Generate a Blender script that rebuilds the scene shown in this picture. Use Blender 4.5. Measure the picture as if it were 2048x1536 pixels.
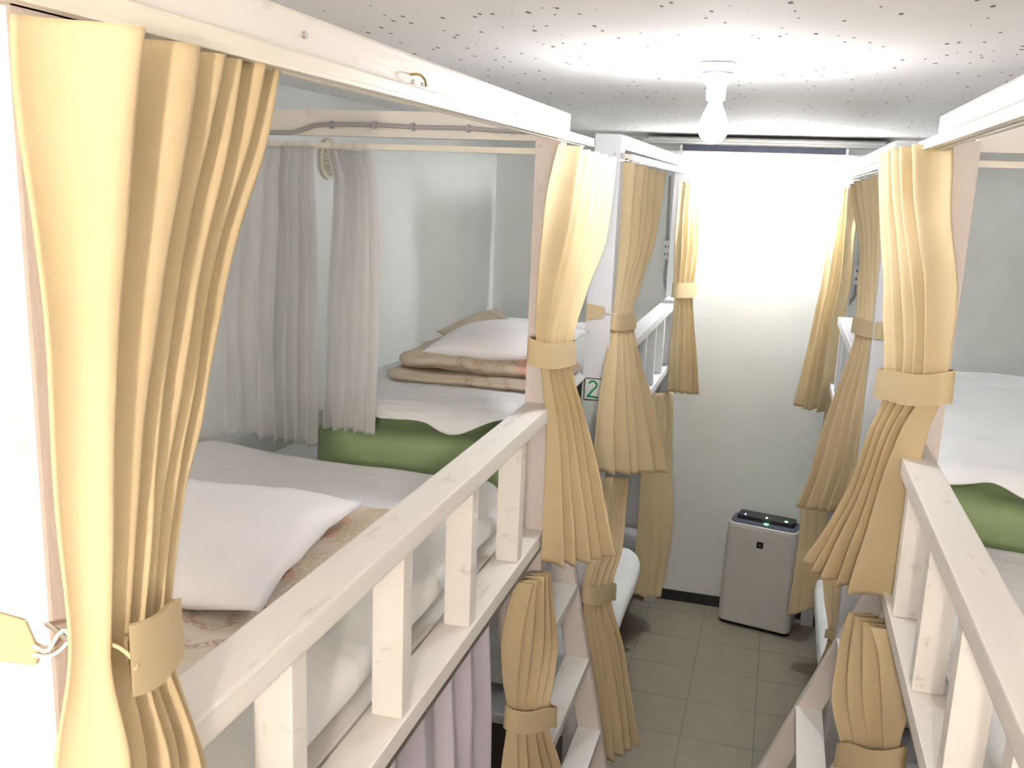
import bpy, bmesh, math, random
from mathutils import Vector, Matrix, noise

for o in list(bpy.data.objects):
    bpy.data.objects.remove(o, do_unlink=True)
scene = bpy.context.scene
COL = scene.collection

# ------------------------------------------------------------------ camera
def cam_matrix(yaw, pitch, roll, loc):
    f = Vector((-math.sin(yaw), math.cos(yaw), 0)); r = Vector((math.cos(yaw), math.sin(yaw), 0)); u = Vector((0, 0, 1))
    f2 = f * math.cos(pitch) - u * math.sin(pitch); u2 = u * math.cos(pitch) + f * math.sin(pitch)
    r3 = r * math.cos(roll) + u2 * math.sin(roll); u3 = u2 * math.cos(roll) - r * math.sin(roll)
    m = Matrix((r3, u3, -f2)).transposed().to_4x4(); m.translation = loc
    return m
cd = bpy.data.cameras.new('camera'); cam = bpy.data.objects.new('camera', cd); COL.objects.link(cam)
cd.sensor_width = 36.0; cd.lens = 1873.764 / 2048 * 36.0; cd.clip_start = 0.02
cam.matrix_world = cam_matrix(0.27249675, 0.20895327, 0.03852039, (0, 0, 2.28))
scene.camera = cam

# ------------------------------------------------------------------ world, exposure
w = bpy.data.worlds.new('world'); scene.world = w; w.use_nodes = True
w.node_tree.nodes['Background'].inputs[0].default_value = (0.9, 0.93, 1.0, 1)
w.node_tree.nodes['Background'].inputs[1].default_value = 0.05
vs = scene.view_settings
vs.view_transform = 'Standard'; vs.look = 'None'; vs.gamma = 1.0; vs.use_curve_mapping = False
vs.exposure = 4.5
cy = scene.cycles
cy.max_bounces = 7; cy.diffuse_bounces = 4; cy.glossy_bounces = 3; cy.transmission_bounces = 3; cy.transparent_max_bounces = 8
cy.use_adaptive_sampling = True; cy.adaptive_threshold = 0.1; cy.adaptive_min_samples = 16
LAMP_NEAR = (50.0, (1.0, 0.87, 0.76))      # bulb strength (emission), colour
LAMP_AISLE = (9.0, (0.92, 0.95, 1.0))
LAMP_WALL = (32.0, (0.94, 0.97, 1.0))

# ------------------------------------------------------------------ materials
def mat(name, col, rough=0.6, col2=None, scale=8.0, lo=0.45, hi=0.62, bump=0.0, bscale=60.0, stretch=(1, 1, 1),
        transl=0.0, alpha=1.0, spec=0.3, metal=0.0, wave=None):
    m = bpy.data.materials.new(name); m.use_nodes = True
    nt = m.node_tree; N = nt.nodes; L = nt.links
    b = N['Principled BSDF']; out = N['Material Output']
    b.inputs['Roughness'].default_value = rough; b.inputs['Metallic'].default_value = metal
    b.inputs['Specular IOR Level'].default_value = spec
    tc = N.new('ShaderNodeTexCoord'); mp = N.new('ShaderNodeMapping'); L.new(tc.outputs['Object'], mp.inputs[0])
    mp.inputs['Scale'].default_value = stretch
    colsock = None
    if col2 is not None:
        n = N.new('ShaderNodeTexNoise'); n.inputs['Scale'].default_value = scale; n.inputs['Detail'].default_value = 6; n.inputs['Roughness'].default_value = 0.65
        L.new(mp.outputs[0], n.inputs['Vector'])
        r = N.new('ShaderNodeValToRGB'); r.color_ramp.elements[0].position = lo; r.color_ramp.elements[1].position = hi
        r.color_ramp.elements[0].color = (*col, 1); r.color_ramp.elements[1].color = (*col2, 1)
        L.new(n.outputs['Fac'], r.inputs[0]); colsock = r.outputs[0]
        L.new(colsock, b.inputs['Base Color'])
    else:
        b.inputs['Base Color'].default_value = (*col, 1)
    if bump:
        n2 = N.new('ShaderNodeTexNoise'); n2.inputs['Scale'].default_value = bscale; n2.inputs['Detail'].default_value = 4
        L.new(mp.outputs[0], n2.inputs['Vector'])
        bp = N.new('ShaderNodeBump'); bp.inputs['Strength'].default_value = bump; bp.inputs['Distance'].default_value = 0.01
        L.new(n2.outputs['Fac'], bp.inputs['Height']); L.new(bp.outputs[0], b.inputs['Normal'])
    last = b.outputs[0]
    if transl:
        t = N.new('ShaderNodeBsdfTranslucent'); mx = N.new('ShaderNodeMixShader'); mx.inputs[0].default_value = transl
        if colsock: L.new(colsock, t.inputs[0])
        else: t.inputs[0].default_value = (*col, 1)
        L.new(last, mx.inputs[1]); L.new(t.outputs[0], mx.inputs[2]); last = mx.outputs[0]
    if alpha < 1:
        t = N.new('ShaderNodeBsdfTransparent'); mx = N.new('ShaderNodeMixShader'); mx.inputs[0].default_value = alpha
        L.new(t.outputs[0], mx.inputs[1]); L.new(last, mx.inputs[2]); last = mx.outputs[0]
    L.new(last, out.inputs[0])
    return m

def emis(name, col, s):
    m = bpy.data.materials.new(name); m.use_nodes = True; N = m.node_tree.nodes
    b = N['Principled BSDF']; b.inputs['Base Color'].default_value = (*col, 1)
    b.inputs['Emission Color'].default_value = (*col, 1); b.inputs['Emission Strength'].default_value = s
    return m

M = {}
M['wood'] = mat('white_painted_wood', (0.86, 0.825, 0.775), 0.42, (0.58, 0.49, 0.40), 9.0, 0.60, 0.80, 0.08, 40, stretch=(3, 0.8, 3), spec=0.4)
M['post'] = mat('worn_painted_post', (0.78, 0.70, 0.66), 0.5, (0.50, 0.35, 0.29), 7.0, 0.60, 0.80, 0.08, 40, stretch=(3, 3, 1.0), spec=0.35)
M['clean'] = mat('clean_white_paint', (0.74, 0.75, 0.785), 0.4, (0.64, 0.65, 0.68), 5.0, 0.6, 0.8, 0.04, 60, spec=0.4)
M['wall'] = mat('white_wallpaper', (0.86, 0.87, 0.85), 0.8, (0.79, 0.80, 0.765), 1.6, 0.45, 0.75, 0.05, 180)
M['curtain'] = mat('yellow_curtain_cloth', (0.735, 0.592, 0.365), 0.75, (0.68, 0.545, 0.325), 2.5, 0.4, 0.7, 0.10, 420, transl=0.12, spec=0.2)
M['sheer'] = mat('white_satin_cloth', (0.90, 0.90, 0.90), 0.40, (0.83, 0.83, 0.83), 4, 0.4, 0.7, 0.12, 60, stretch=(4, 4, 0.6), transl=0.5, alpha=0.95)
M['lilac'] = mat('lilac_white_cloth', (0.78, 0.74, 0.82), 0.6, (0.70, 0.66, 0.74), 4, 0.4, 0.7, 0.1, 60, stretch=(4, 4, 0.6), transl=0.25)
M['sheet'] = mat('white_bed_sheet', (0.88, 0.89, 0.90), 0.75, (0.83, 0.85, 0.85), 2.0, 0.4, 0.7, 0.55, 7, stretch=(1, 3, 1))
M['pillow'] = mat('white_pillow_case', (0.88, 0.87, 0.89), 0.8, None, bump=0.45, bscale=7)
M['green'] = mat('green_mattress_cover', (0.37, 0.49, 0.265), 0.6, (0.32, 0.43, 0.22), 3.0, 0.4, 0.7, 0.9, 9, stretch=(1.4, 1, 0.5))
M['track'] = mat('cream_curtain_track', (0.84, 0.80, 0.70), 0.3, None, spec=0.5)
M['metal'] = mat('dull_metal', (0.55, 0.53, 0.50), 0.35, None, metal=1.0)
M['brass'] = mat('old_brass', (0.50, 0.36, 0.14), 0.4, None, metal=1.0)
M['cable'] = mat('grey_cable', (0.42, 0.41, 0.41), 0.5, None)
M['plastic'] = mat('white_plastic', (0.82, 0.82, 0.82), 0.35, None, spec=0.5)
M['greyplastic'] = mat('grey_white_plastic', (0.72, 0.70, 0.68), 0.4, None, spec=0.5)
M['socket'] = mat('pale_blue_grey_socket', (0.42, 0.50, 0.62), 0.4, None)
M['black'] = mat('black_plastic', (0.015, 0.015, 0.017), 0.25, None, spec=0.5)
M['darkgrey'] = mat('dark_grey_grille', (0.10, 0.11, 0.16), 0.5, None)
M['baseboard'] = mat('black_vinyl_baseboard', (0.03, 0.03, 0.032), 0.5, None)
M['beige'] = mat('beige_plastic', (0.68, 0.62, 0.47), 0.5, None)
M['tile'] = mat('brown_vinyl_tile', (0.33, 0.29, 0.225), 0.42, (0.29, 0.255, 0.20), 14, 0.35, 0.7, 0.05, 90, spec=0.4)
M['grout'] = mat('floor_seam', (0.12, 0.105, 0.085), 0.7, None)
M['paper'] = mat('white_card', (0.84, 0.84, 0.85), 0.7, None)
M['ink'] = mat('black_marker', (0.03, 0.03, 0.04), 0.6, None)
M['greenink'] = mat('green_marker', (0.02, 0.30, 0.13), 0.6, None)
M['logogrey'] = mat('grey_print', (0.45, 0.45, 0.45), 0.6, None)
M['ledgreen'] = emis('green_led', (0.15, 1.0, 0.3), 1.2)
M['ledblue'] = emis('blue_led', (0.25, 0.2, 1.0), 1.0)

def ceiling_mat():
    m = mat('speckled_acoustic_ceiling', (0.93, 0.92, 0.92), 0.85)
    nt = m.node_tree; N = nt.nodes; L = nt.links; b = N['Principled BSDF']
    tc = N.new('ShaderNodeTexCoord'); mp = N.new('ShaderNodeMapping'); L.new(tc.outputs['Object'], mp.inputs[0])
    mp.inputs['Scale'].default_value = (50, 21, 1); mp.inputs['Rotation'].default_value = (0, 0, 0.35)
    v = N.new('ShaderNodeTexVoronoi'); v.feature = 'F1'; v.inputs['Scale'].default_value = 1.0; v.inputs['Randomness'].default_value = 1.0
    L.new(mp.outputs[0], v.inputs['Vector'])
    ns = N.new('ShaderNodeTexNoise'); ns.inputs['Scale'].default_value = 5; L.new(tc.outputs['Object'], ns.inputs['Vector'])
    sep = N.new('ShaderNodeSeparateColor'); L.new(v.outputs['Color'], sep.inputs[0])
    m1 = N.new('ShaderNodeMath'); m1.operation = 'MULTIPLY'; m1.inputs[1].default_value = 0.34; L.new(sep.outputs[0], m1.inputs[0])
    m2 = N.new('ShaderNodeMath'); m2.operation = 'SUBTRACT'; L.new(m1.outputs[0], m2.inputs[0]); m2.inputs[1].default_value = 0.12
    m3 = N.new('ShaderNodeMath'); m3.operation = 'LESS_THAN'; L.new(v.outputs['Distance'], m3.inputs[0]); L.new(m2.outputs[0], m3.inputs[1])
    mx = N.new('ShaderNodeMix'); mx.data_type = 'RGBA'; L.new(m3.outputs[0], mx.inputs[0])
    mx.inputs[6].default_value = (0.94, 0.93, 0.93, 1); mx.inputs[7].default_value = (0.22, 0.18, 0.19, 1)
    L.new(mx.outputs[2], b.inputs['Base Color'])
    bp = N.new('ShaderNodeBump'); bp.invert = True; bp.inputs['Strength'].default_value = 0.4; bp.inputs['Distance'].default_value = 0.004
    L.new(m3.outputs[0], bp.inputs['Height']); L.new(bp.outputs[0], b.inputs['Normal'])
    return m
M['ceiling'] = ceiling_mat()

def floral_mat(name, base, base2):
    m = mat(name, base, 0.85, base2, 3.5, 0.35, 0.7, 0.25, 22)
    nt = m.node_tree; N = nt.nodes; L = nt.links; b = N['Principled BSDF']
    tc = N.new('ShaderNodeTexCoord')
    src = b.inputs['Base Color'].links[0].from_socket
    def layer(src, scale, col, inner, outer, off, pick, ring=False):
        mp = N.new('ShaderNodeMapping'); L.new(tc.outputs['Object'], mp.inputs[0]); mp.inputs['Location'].default_value = off
        mp.inputs['Rotation'].default_value = (0.6, 0.5, 0.2)
        wn = N.new('ShaderNodeTexNoise'); wn.inputs['Scale'].default_value = 22; L.new(mp.outputs[0], wn.inputs['Vector'])
        va = N.new('ShaderNodeVectorMath'); va.operation = 'MULTIPLY_ADD'; L.new(wn.outputs['Color'], va.inputs[0]); va.inputs[1].default_value = (0.05, 0.05, 0.05)
        L.new(mp.outputs[0], va.inputs[2])
        v = N.new('ShaderNodeTexVoronoi'); v.voronoi_dimensions = '2D'; v.inputs['Scale'].default_value = scale; L.new(va.outputs[0], v.inputs['Vector'])
        r = N.new('ShaderNodeValToRGB'); e = r.color_ramp.elements
        e[0].position = inner; e[0].color = (1, 1, 1, 1); e[1].position = outer; e[1].color = (0, 0, 0, 1)
        if ring:
            z0 = r.color_ramp.elements.new(max(inner - 0.07, 0.01)); z0.color = (0, 0, 0, 1)
        L.new(v.outputs['Distance'], r.inputs[0])
        sp = N.new('ShaderNodeSeparateColor'); L.new(v.outputs['Color'], sp.inputs[0])
        gt = N.new('ShaderNodeMath'); gt.operation = 'GREATER_THAN'; gt.inputs[1].default_value = pick; L.new(sp.outputs[0], gt.inputs[0])
        spk = N.new('ShaderNodeTexNoise'); spk.inputs['Scale'].default_value = 130; L.new(mp.outputs[0], spk.inputs['Vector'])
        g2 = N.new('ShaderNodeMath'); g2.operation = 'GREATER_THAN'; g2.inputs[1].default_value = 0.46; L.new(spk.outputs['Fac'], g2.inputs[0])
        a = N.new('ShaderNodeMath'); a.operation = 'MULTIPLY'; L.new(r.outputs[0], a.inputs[0]); L.new(gt.outputs[0], a.inputs[1])
        a2 = N.new('ShaderNodeMath'); a2.operation = 'MULTIPLY'; L.new(a.outputs[0], a2.inputs[0]); L.new(g2.outputs[0], a2.inputs[1])
        mx = N.new('ShaderNodeMix'); mx.data_type = 'RGBA'; L.new(a2.outputs[0], mx.inputs[0]); L.new(src, mx.inputs[6]); mx.inputs[7].default_value = (*col, 1)
        return mx.outputs[2]
    s = layer(src, 3.6, (0.60, 0.50, 0.36), 0.34, 0.40, (7.3, 4.1, 0), 0.45)
    s = layer(s, 4.4, (0.44, 0.31, 0.25), 0.34, 0.40, (3.3, 1.1, 0), 0.35, True)
    s = layer(s, 4.4, (0.48, 0.33, 0.27), 0.14, 0.19, (3.3, 1.1, 0), 0.35, True)
    s = layer(s, 9.0, (0.70, 0.40, 0.30), 0.17, 0.24, (0.4, 0.2, 0), 0.62)
    L.new(s, b.inputs['Base Color'])
    return m
M['floral'] = floral_mat('floral_duvet_cloth', (0.72, 0.64, 0.54), (0.63, 0.54, 0.45))
M['floral2'] = floral_mat('faded_floral_cloth', (0.62, 0.55, 0.43), (0.52, 0.45, 0.35))

# ------------------------------------------------------------------ helpers
def tag(o, label=None, cat=None, group=None, kind=None):
    if label: o['label'] = label
    if cat: o['category'] = cat
    if group: o['group'] = group
    if kind: o['kind'] = kind
    return o
def thing(name, label, cat, loc=(0, 0, 0), group=None):
    o = bpy.data.objects.new(name, None); COL.objects.link(o); o.location = loc; o.empty_display_size = 0.05
    return tag(o, label, cat, group)
def link(name, me, m, parent=None, smooth=False):
    o = bpy.data.objects.new(name, me); COL.objects.link(o)
    if m is not None: me.materials.append(m)
    if parent is not None:
        o.parent = parent
        o.matrix_parent_inverse = Matrix.Translation(-Vector(abs_loc(parent)))
    if smooth:
        for p in me.polygons: p.use_smooth = True
    return o
def abs_loc(o):
    v = Vector(o.location)
    return v if o.parent is None else v
def bm_obj(name, bm, m, parent=None, smooth=False):
    bmesh.ops.recalc_face_normals(bm, faces=bm.faces[:])
    me = bpy.data.meshes.new(name); bm.to_mesh(me); bm.free()
    return link(name, me, m, parent, smooth)
def bm_box(bm, x0, x1, y0, y1, z0, z1):
    r = bmesh.ops.create_cube(bm, size=1.0)
    for v in r['verts']:
        v.co = Vector(((x0 + x1) / 2 + v.co.x * (x1 - x0), (y0 + y1) / 2 + v.co.y * (y1 - y0), (z0 + z1) / 2 + v.co.z * (z1 - z0)))
    return r['verts']
def box(name, x0, x1, y0, y1, z0, z1, m, parent=None, bev=0.003):
    bm = bmesh.new(); bm_box(bm, x0, x1, y0, y1, z0, z1)
    if bev: bmesh.ops.bevel(bm, geom=bm.edges[:], offset=bev, segments=2, affect='EDGES', profile=0.7)
    return bm_obj(name, bm, m, parent)
def prism(name, pts, axis, a0, a1, m, parent=None, bev=0.002):
    """polygon pts extruded along axis ('x': pts are (y,z); 'y': pts are (x,z))"""
    bm = bmesh.new()
    def P(p, a): return (a, p[0], p[1]) if axis == 'x' else (p[0], a, p[1]) if axis == 'y' else (p[0], p[1], a)
    A = [bm.verts.new(P(p, a0)) for p in pts]; B = [bm.verts.new(P(p, a1)) for p in pts]
    n = len(pts)
    bm.faces.new(A[::-1]); bm.faces.new(B)
    for i in range(n): bm.faces.new((A[i], A[(i + 1) % n], B[(i + 1) % n], B[i]))
    if bev: bmesh.ops.bevel(bm, geom=bm.edges[:], offset=bev, segments=1, affect='EDGES')
    return bm_obj(name, bm, m, parent)
def tube_mesh(bm, path, r, seg=8):
    path = [Vector(p) for p in path]; rings = []
    up = Vector((0.13, 0.21, 0.97))
    for i, p in enumerate(path):
        d = (path[min(i + 1, len(path) - 1)] - path[max(i - 1, 0)]).normalized()
        a = d.cross(up)
        if a.length < 1e-3: a = d.cross(Vector((1, 0, 0)))
        a.normalize(); b = d.cross(a)
        rings.append([bm.verts.new(p + (a * math.cos(t) + b * math.sin(t)) * r) for t in [2 * math.pi * k / seg for k in range(seg)]])
    for i in range(len(rings) - 1):
        for k in range(seg):
            bm.faces.new((rings[i][k], rings[i][(k + 1) % seg], rings[i + 1][(k + 1) % seg], rings[i + 1][k]))
    bm.faces.new(rings[0][::-1]); bm.faces.new(rings[-1])
def smooth_path(pts, n=8):
    pts = [Vector(p) for p in pts]; out = []
    for i in range(len(pts) - 1):
        p0 = pts[max(i - 1, 0)]; p1 = pts[i]; p2 = pts[i + 1]; p3 = pts[min(i + 2, len(pts) - 1)]
        for k in range(n):
            t = k / n
            out.append(0.5 * ((2 * p1) + (p2 - p0) * t + (2 * p0 - 5 * p1 + 4 * p2 - p3) * t * t + (3 * p1 - p0 - 3 * p2 + p3) * t ** 3))
    out.append(pts[-1]); return out
def tube(name, pts, r, m, parent=None, seg=8, n=8):
    bm = bmesh.new(); tube_mesh(bm, smooth_path(pts, n), r, seg)
    return bm_obj(name, bm, m, parent, True)
def lathe(name, prof, c, m, parent=None, seg=28, smooth=True):
    """prof: (radius, z) list, around vertical axis at c"""
    bm = bmesh.new(); rings = []
    for r, z in prof:
        rings.append([bm.verts.new((c[0] + r * math.cos(2 * math.pi * k / seg), c[1] + r * math.sin(2 * math.pi * k / seg), c[2] + z)) for k in range(seg)])
    for i in range(len(rings) - 1):
        for k in range(seg): bm.faces.new((rings[i][k], rings[i][(k + 1) % seg], rings[i + 1][(k + 1) % seg], rings[i + 1][k]))
    bm.faces.new(rings[0][::-1]); bm.faces.new(rings[-1])
    return bm_obj(name, bm, m, parent, smooth)
def soft_box(name, x0, x1, y0, y1, z0, z1, rh, rv, m, parent=None, amp=0.004, fs=5.0, nx=40, ny=40, nz=8, seed=0.0, top_fn=None):
    """cushion-like box: plan corner radius rh, edge radius rv, wrinkled by noise"""
    bm = bmesh.new()
    cx, cy, cz = (x0 + x1) / 2, (y0 + y1) / 2, (z0 + z1) / 2; hx, hy, hz = (x1 - x0) / 2, (y1 - y0) / 2, (z1 - z0) / 2
    idx = {}
    def vert(i, j, k):
        if (i, j, k) in idx: return idx[(i, j, k)]
        u, v, w_ = -1 + 2 * i / nx, -1 + 2 * j / ny, -1 + 2 * k / nz
        # bias samples to the edges
        f = lambda t: math.sin(t * math.pi / 2) * 0.55 + t * 0.45
        p = Vector((f(u) * hx, f(v) * hy, f(w_) * hz))
        # plan rounding
        qx, qy = max(abs(p.x) - (hx - rh), 0), max(abs(p.y) - (hy - rh), 0)
        d = math.hypot(qx, qy)
        if d > 0 and (qx > 0 and qy > 0):
            mxd = max(qx, qy); s = mxd / d
            p.x = math.copysign(hx - rh + qx * s, p.x); p.y = math.copysign(hy - rh + qy * s, p.y)
        # vertical edge rounding: inset in plan near top/bottom
        ez = max(abs(p.z) - (hz - rv), 0) / rv
        ins = rv * (1 - math.sqrt(max(0, 1 - ez * ez)))
        ex = max(abs(p.x) - (hx - rv), 0) / rv; ey = max(abs(p.y) - (hy - rv), 0) / rv
        sx = (hx - ins) / hx; sy = (hy - ins) / hy
        p.x *= 1 - (1 - sx) * min(1, abs(p.x) / hx) ; p.y *= 1 - (1 - sy) * min(1, abs(p.y) / hy)
        e = min(1, math.hypot(ex, ey)); dz = rv * 0.55 * (1 - math.sqrt(max(0, 1 - e * e)))
        p.z -= math.copysign(dz, p.z) * abs(w_)
        q = Vector((p.x + cx, p.y + cy, p.z + cz))
        nn = noise.noise_vector(Vector((q.x * fs + seed, q.y * fs * 0.8, q.z * fs)))
        nn2 = noise.noise_vector(Vector((q.x * fs * 3 + seed, q.y * fs * 2.2, q.z * fs * 2)))
        q += nn * amp + nn2 * amp * 0.4
        if top_fn and w_ > 0: q.z += top_fn(q.x, q.y) * max(w_, 0)
        idx[(i, j, k)] = bm.verts.new(q); return idx[(i, j, k)]
    for i in range(nx):
        for j in range(ny):
            for k in (0, nz): bm.faces.new((vert(i, j, k), vert(i + 1, j, k), vert(i + 1, j + 1, k), vert(i, j + 1, k)))
    for k in range(nz):
        for i in range(nx):
            for j in (0, ny): bm.faces.new((vert(i, j, k), vert(i + 1, j, k), vert(i + 1, j, k + 1), vert(i, j, k + 1)))
        for j in range(ny):
            for i in (0, nx): bm.faces.new((vert(i, j, k), vert(i, j + 1, k), vert(i, j + 1, k + 1), vert(i, j, k + 1)))
    return bm_obj(name, bm, m, parent, True)
def pillow_mesh(name, L, W, T, m, parent, mw, seed=0, amp=0.006, n=36, pinch=0.10):
    bm = bmesh.new(); V = {}
    for s in (1, -1):
        for i in range(n + 1):
            for j in range(n + 1):
                u, v = -1 + 2 * i / n, -1 + 2 * j / n
                edge = (i in (0, n)) or (j in (0, n))
                if edge and s == -1: V[(s, i, j)] = V[(1, i, j)]; continue
                h = ((1 - abs(u) ** 2.6) * (1 - abs(v) ** 2.6)) ** 0.55
                x = u * L / 2 * (1 - pinch * (1 - abs(v) ** 2) * abs(u) ** 3 * 0 - pinch * (1 - v * v) * 0.5 * abs(u)); y = v * W / 2 * (1 - pinch * (1 - u * u) * 0.5 * abs(v))
                z = s * T / 2 * h * (1.0 if s > 0 else 0.75)
                p = Vector((x, y, z)) + noise.noise_vector(Vector((x * 7 + seed, y * 7, z * 6 + s))) * amp + noise.noise_vector(Vector((x * 18 + seed, y * 18, s))) * amp * 0.35
                V[(s, i, j)] = bm.verts.new(mw @ p)
    for s in (1, -1):
        for i in range(n):
            for j in range(n):
                f = (V[(s, i, j)], V[(s, i + 1, j)], V[(s, i + 1, j + 1)], V[(s, i, j + 1)])
                bm.faces.new(f if s > 0 else f[::-1])
    return bm_obj(name, bm, m, parent, True)
def solidify(o, t):
    md = o.modifiers.new('thickness', 'SOLIDIFY'); md.thickness = t; md.offset = 0
    return o

def interp_rows(rows, NR):
    """rows: 7-tuples; Catmull-Rom through them, evenly along mean z"""
    zc = [0.0]
    for a, b in zip(rows, rows[1:]):
        zc.append(zc[-1] + abs((a[2] + a[5]) / 2 - (b[2] + b[5]) / 2) + 1e-4)
    out = []
    for r in range(NR + 1):
        s = zc[-1] * r / NR
        i = 0
        while i < len(rows) - 2 and s > zc[i + 1]: i += 1
        h = zc[i + 1] - zc[i]; t = (s - zc[i]) / h
        p1, p2 = rows[i], rows[i + 1]
        row = []
        for c in range(7):
            m1 = (rows[i + 1][c] - rows[i - 1][c]) / (zc[i + 1] - zc[i - 1]) if i > 0 else (p2[c] - p1[c]) / h
            m2 = (rows[i + 2][c] - rows[i][c]) / (zc[i + 2] - zc[i]) if i + 2 < len(rows) else (p2[c] - p1[c]) / h
            t2, t3 = t * t, t ** 3
            row.append((2 * t3 - 3 * t2 + 1) * p1[c] + (t3 - 2 * t2 + t) * h * m1 + (-2 * t3 + 3 * t2) * p2[c] + (t3 - t2) * h * m2)
        out.append((row, r / NR))
    return out
def curtain_panel(rows, nf, seed, NR=64, per=18, rise=0.7, hem=0.006, widths=None, over=0.10):
    """pleated cloth: knife-like folds that lean one way (rise) and gather at the narrow rows"""
    rnd = random.Random(seed)
    wd = widths or [rnd.uniform(0.6, 1.4) for _ in range(nf)]
    tot = sum(wd); edges = [0.0]
    for x in wd: edges.append(edges[-1] + x / tot)
    amps = [rnd.uniform(0.65, 1.2) for _ in range(nf)]; drift = [rnd.uniform(-0.10, 0.10) for _ in range(nf)]
    wmax = max(abs(Vector(r[3:6]) - Vector(r[0:3])) if False else (Vector(r[3:6]) - Vector(r[0:3])).length for r in rows)
    NU = nf * per
    bm = bmesh.new(); G = []
    for row, v in interp_rows(rows, NR):
        A = Vector(row[0:3]); B = Vector(row[3:6]); amp = max(row[6], 0.002)
        d = B - A; nrm = Vector((d.y, -d.x, 0)); nrm.normalize()
        gather = min(1.0, d.length / wmax)
        rr = 0.5 + (rise - 0.5) * (0.35 + 0.65 * gather)
        line = []
        for k in range(NU + 1):
            i0 = min(k // per, nf - 1); ph = (k - i0 * per) / per
            c = rr + drift[i0] * math.sin(3.0 * v + i0)
            c = min(max(c, 0.12), 0.88)
            t = ph / c if ph < c else (1 - ph) / (1 - c)
            s = math.sin((t - 0.5) * math.pi) * 0.6 + (2 * t - 1) * 0.4          # -1 at the fold edge, 1 at the crest
            a = amp * (amps[i0] * 0.85 + 0.25 * noise.noise(Vector((i0 * 3.1 + seed, v * 2.5, 0))))
            ue = edges[i0] + (edges[i0 + 1] - edges[i0]) * (ph + over * (math.sin(2 * math.pi * ph) if rise >= 0.5 else math.sin(2 * math.pi * ph)) * (1 if rise >= 0.5 else 1))
            p = A + d * ue + nrm * (a * s + amp * (1 - amps[i0]) * 0.5)
            q = noise.noise_vector(Vector((p.x * 8 + seed, p.y * 8, p.z * 4)))
            q2 = noise.noise_vector(Vector((p.x * 22 + seed, p.y * 22, p.z * 9)))
            p = p + q * 0.006 + q2 * 0.0015
            if v > 0.95: p.z += hem * 0.6 * math.sin(ph * 2 * math.pi + i0)
            line.append(bm.verts.new(p))
        G.append(line)
    for a, b in zip(G, G[1:]):
        for k in range(NU): bm.faces.new((a[k], a[k + 1], b[k + 1], b[k]))
    return bm
def strap_band(bm, c, d, ra, rb, h, tilt=0.0, seg=48, sag=0.0, th=0.004, arc=None):
    d = Vector((d[0], d[1], 0)).normalized(); n = Vector((-d.y, d.x, 0)); c = Vector(c)
    R4 = [[], [], [], []]
    for k in range(seg + (1 if arc else 0)):
        t = 2 * math.pi * k / seg if not arc else arc[0] + (arc[1] - arc[0]) * k / seg
        ct, st = math.cos(t), math.sin(t)
        off = d * ra * math.copysign(abs(ct) ** 0.7, ct) + n * rb * math.copysign(abs(st) ** 0.7, st)
        zz = Vector((0, 0, tilt * ct + sag * st)); o1 = off * (1 + th / max(off.length, 0.01))
        wob = 0.0015 * math.sin(3 * t)
        R4[0].append(bm.verts.new(c + off + zz + Vector((0, 0, h / 2 + wob)))); R4[1].append(bm.verts.new(c + o1 + zz + Vector((0, 0, h / 2 + wob))))
        R4[2].append(bm.verts.new(c + o1 * 1.03 + zz - Vector((0, 0, h / 2)))); R4[3].append(bm.verts.new(c + off * 1.03 + zz - Vector((0, 0, h / 2))))
    n_ = len(R4[0])
    for a in range(4):
        for k in range(seg): bm.faces.new((R4[a][k], R4[a][(k + 1) % n_], R4[(a + 1) % 4][(k + 1) % n_], R4[(a + 1) % 4][k]))
    if arc:
        bm.faces.new([R4[a][0] for a in range(4)]); bm.faces.new([R4[a][-1] for a in range(4)][::-1])
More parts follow.
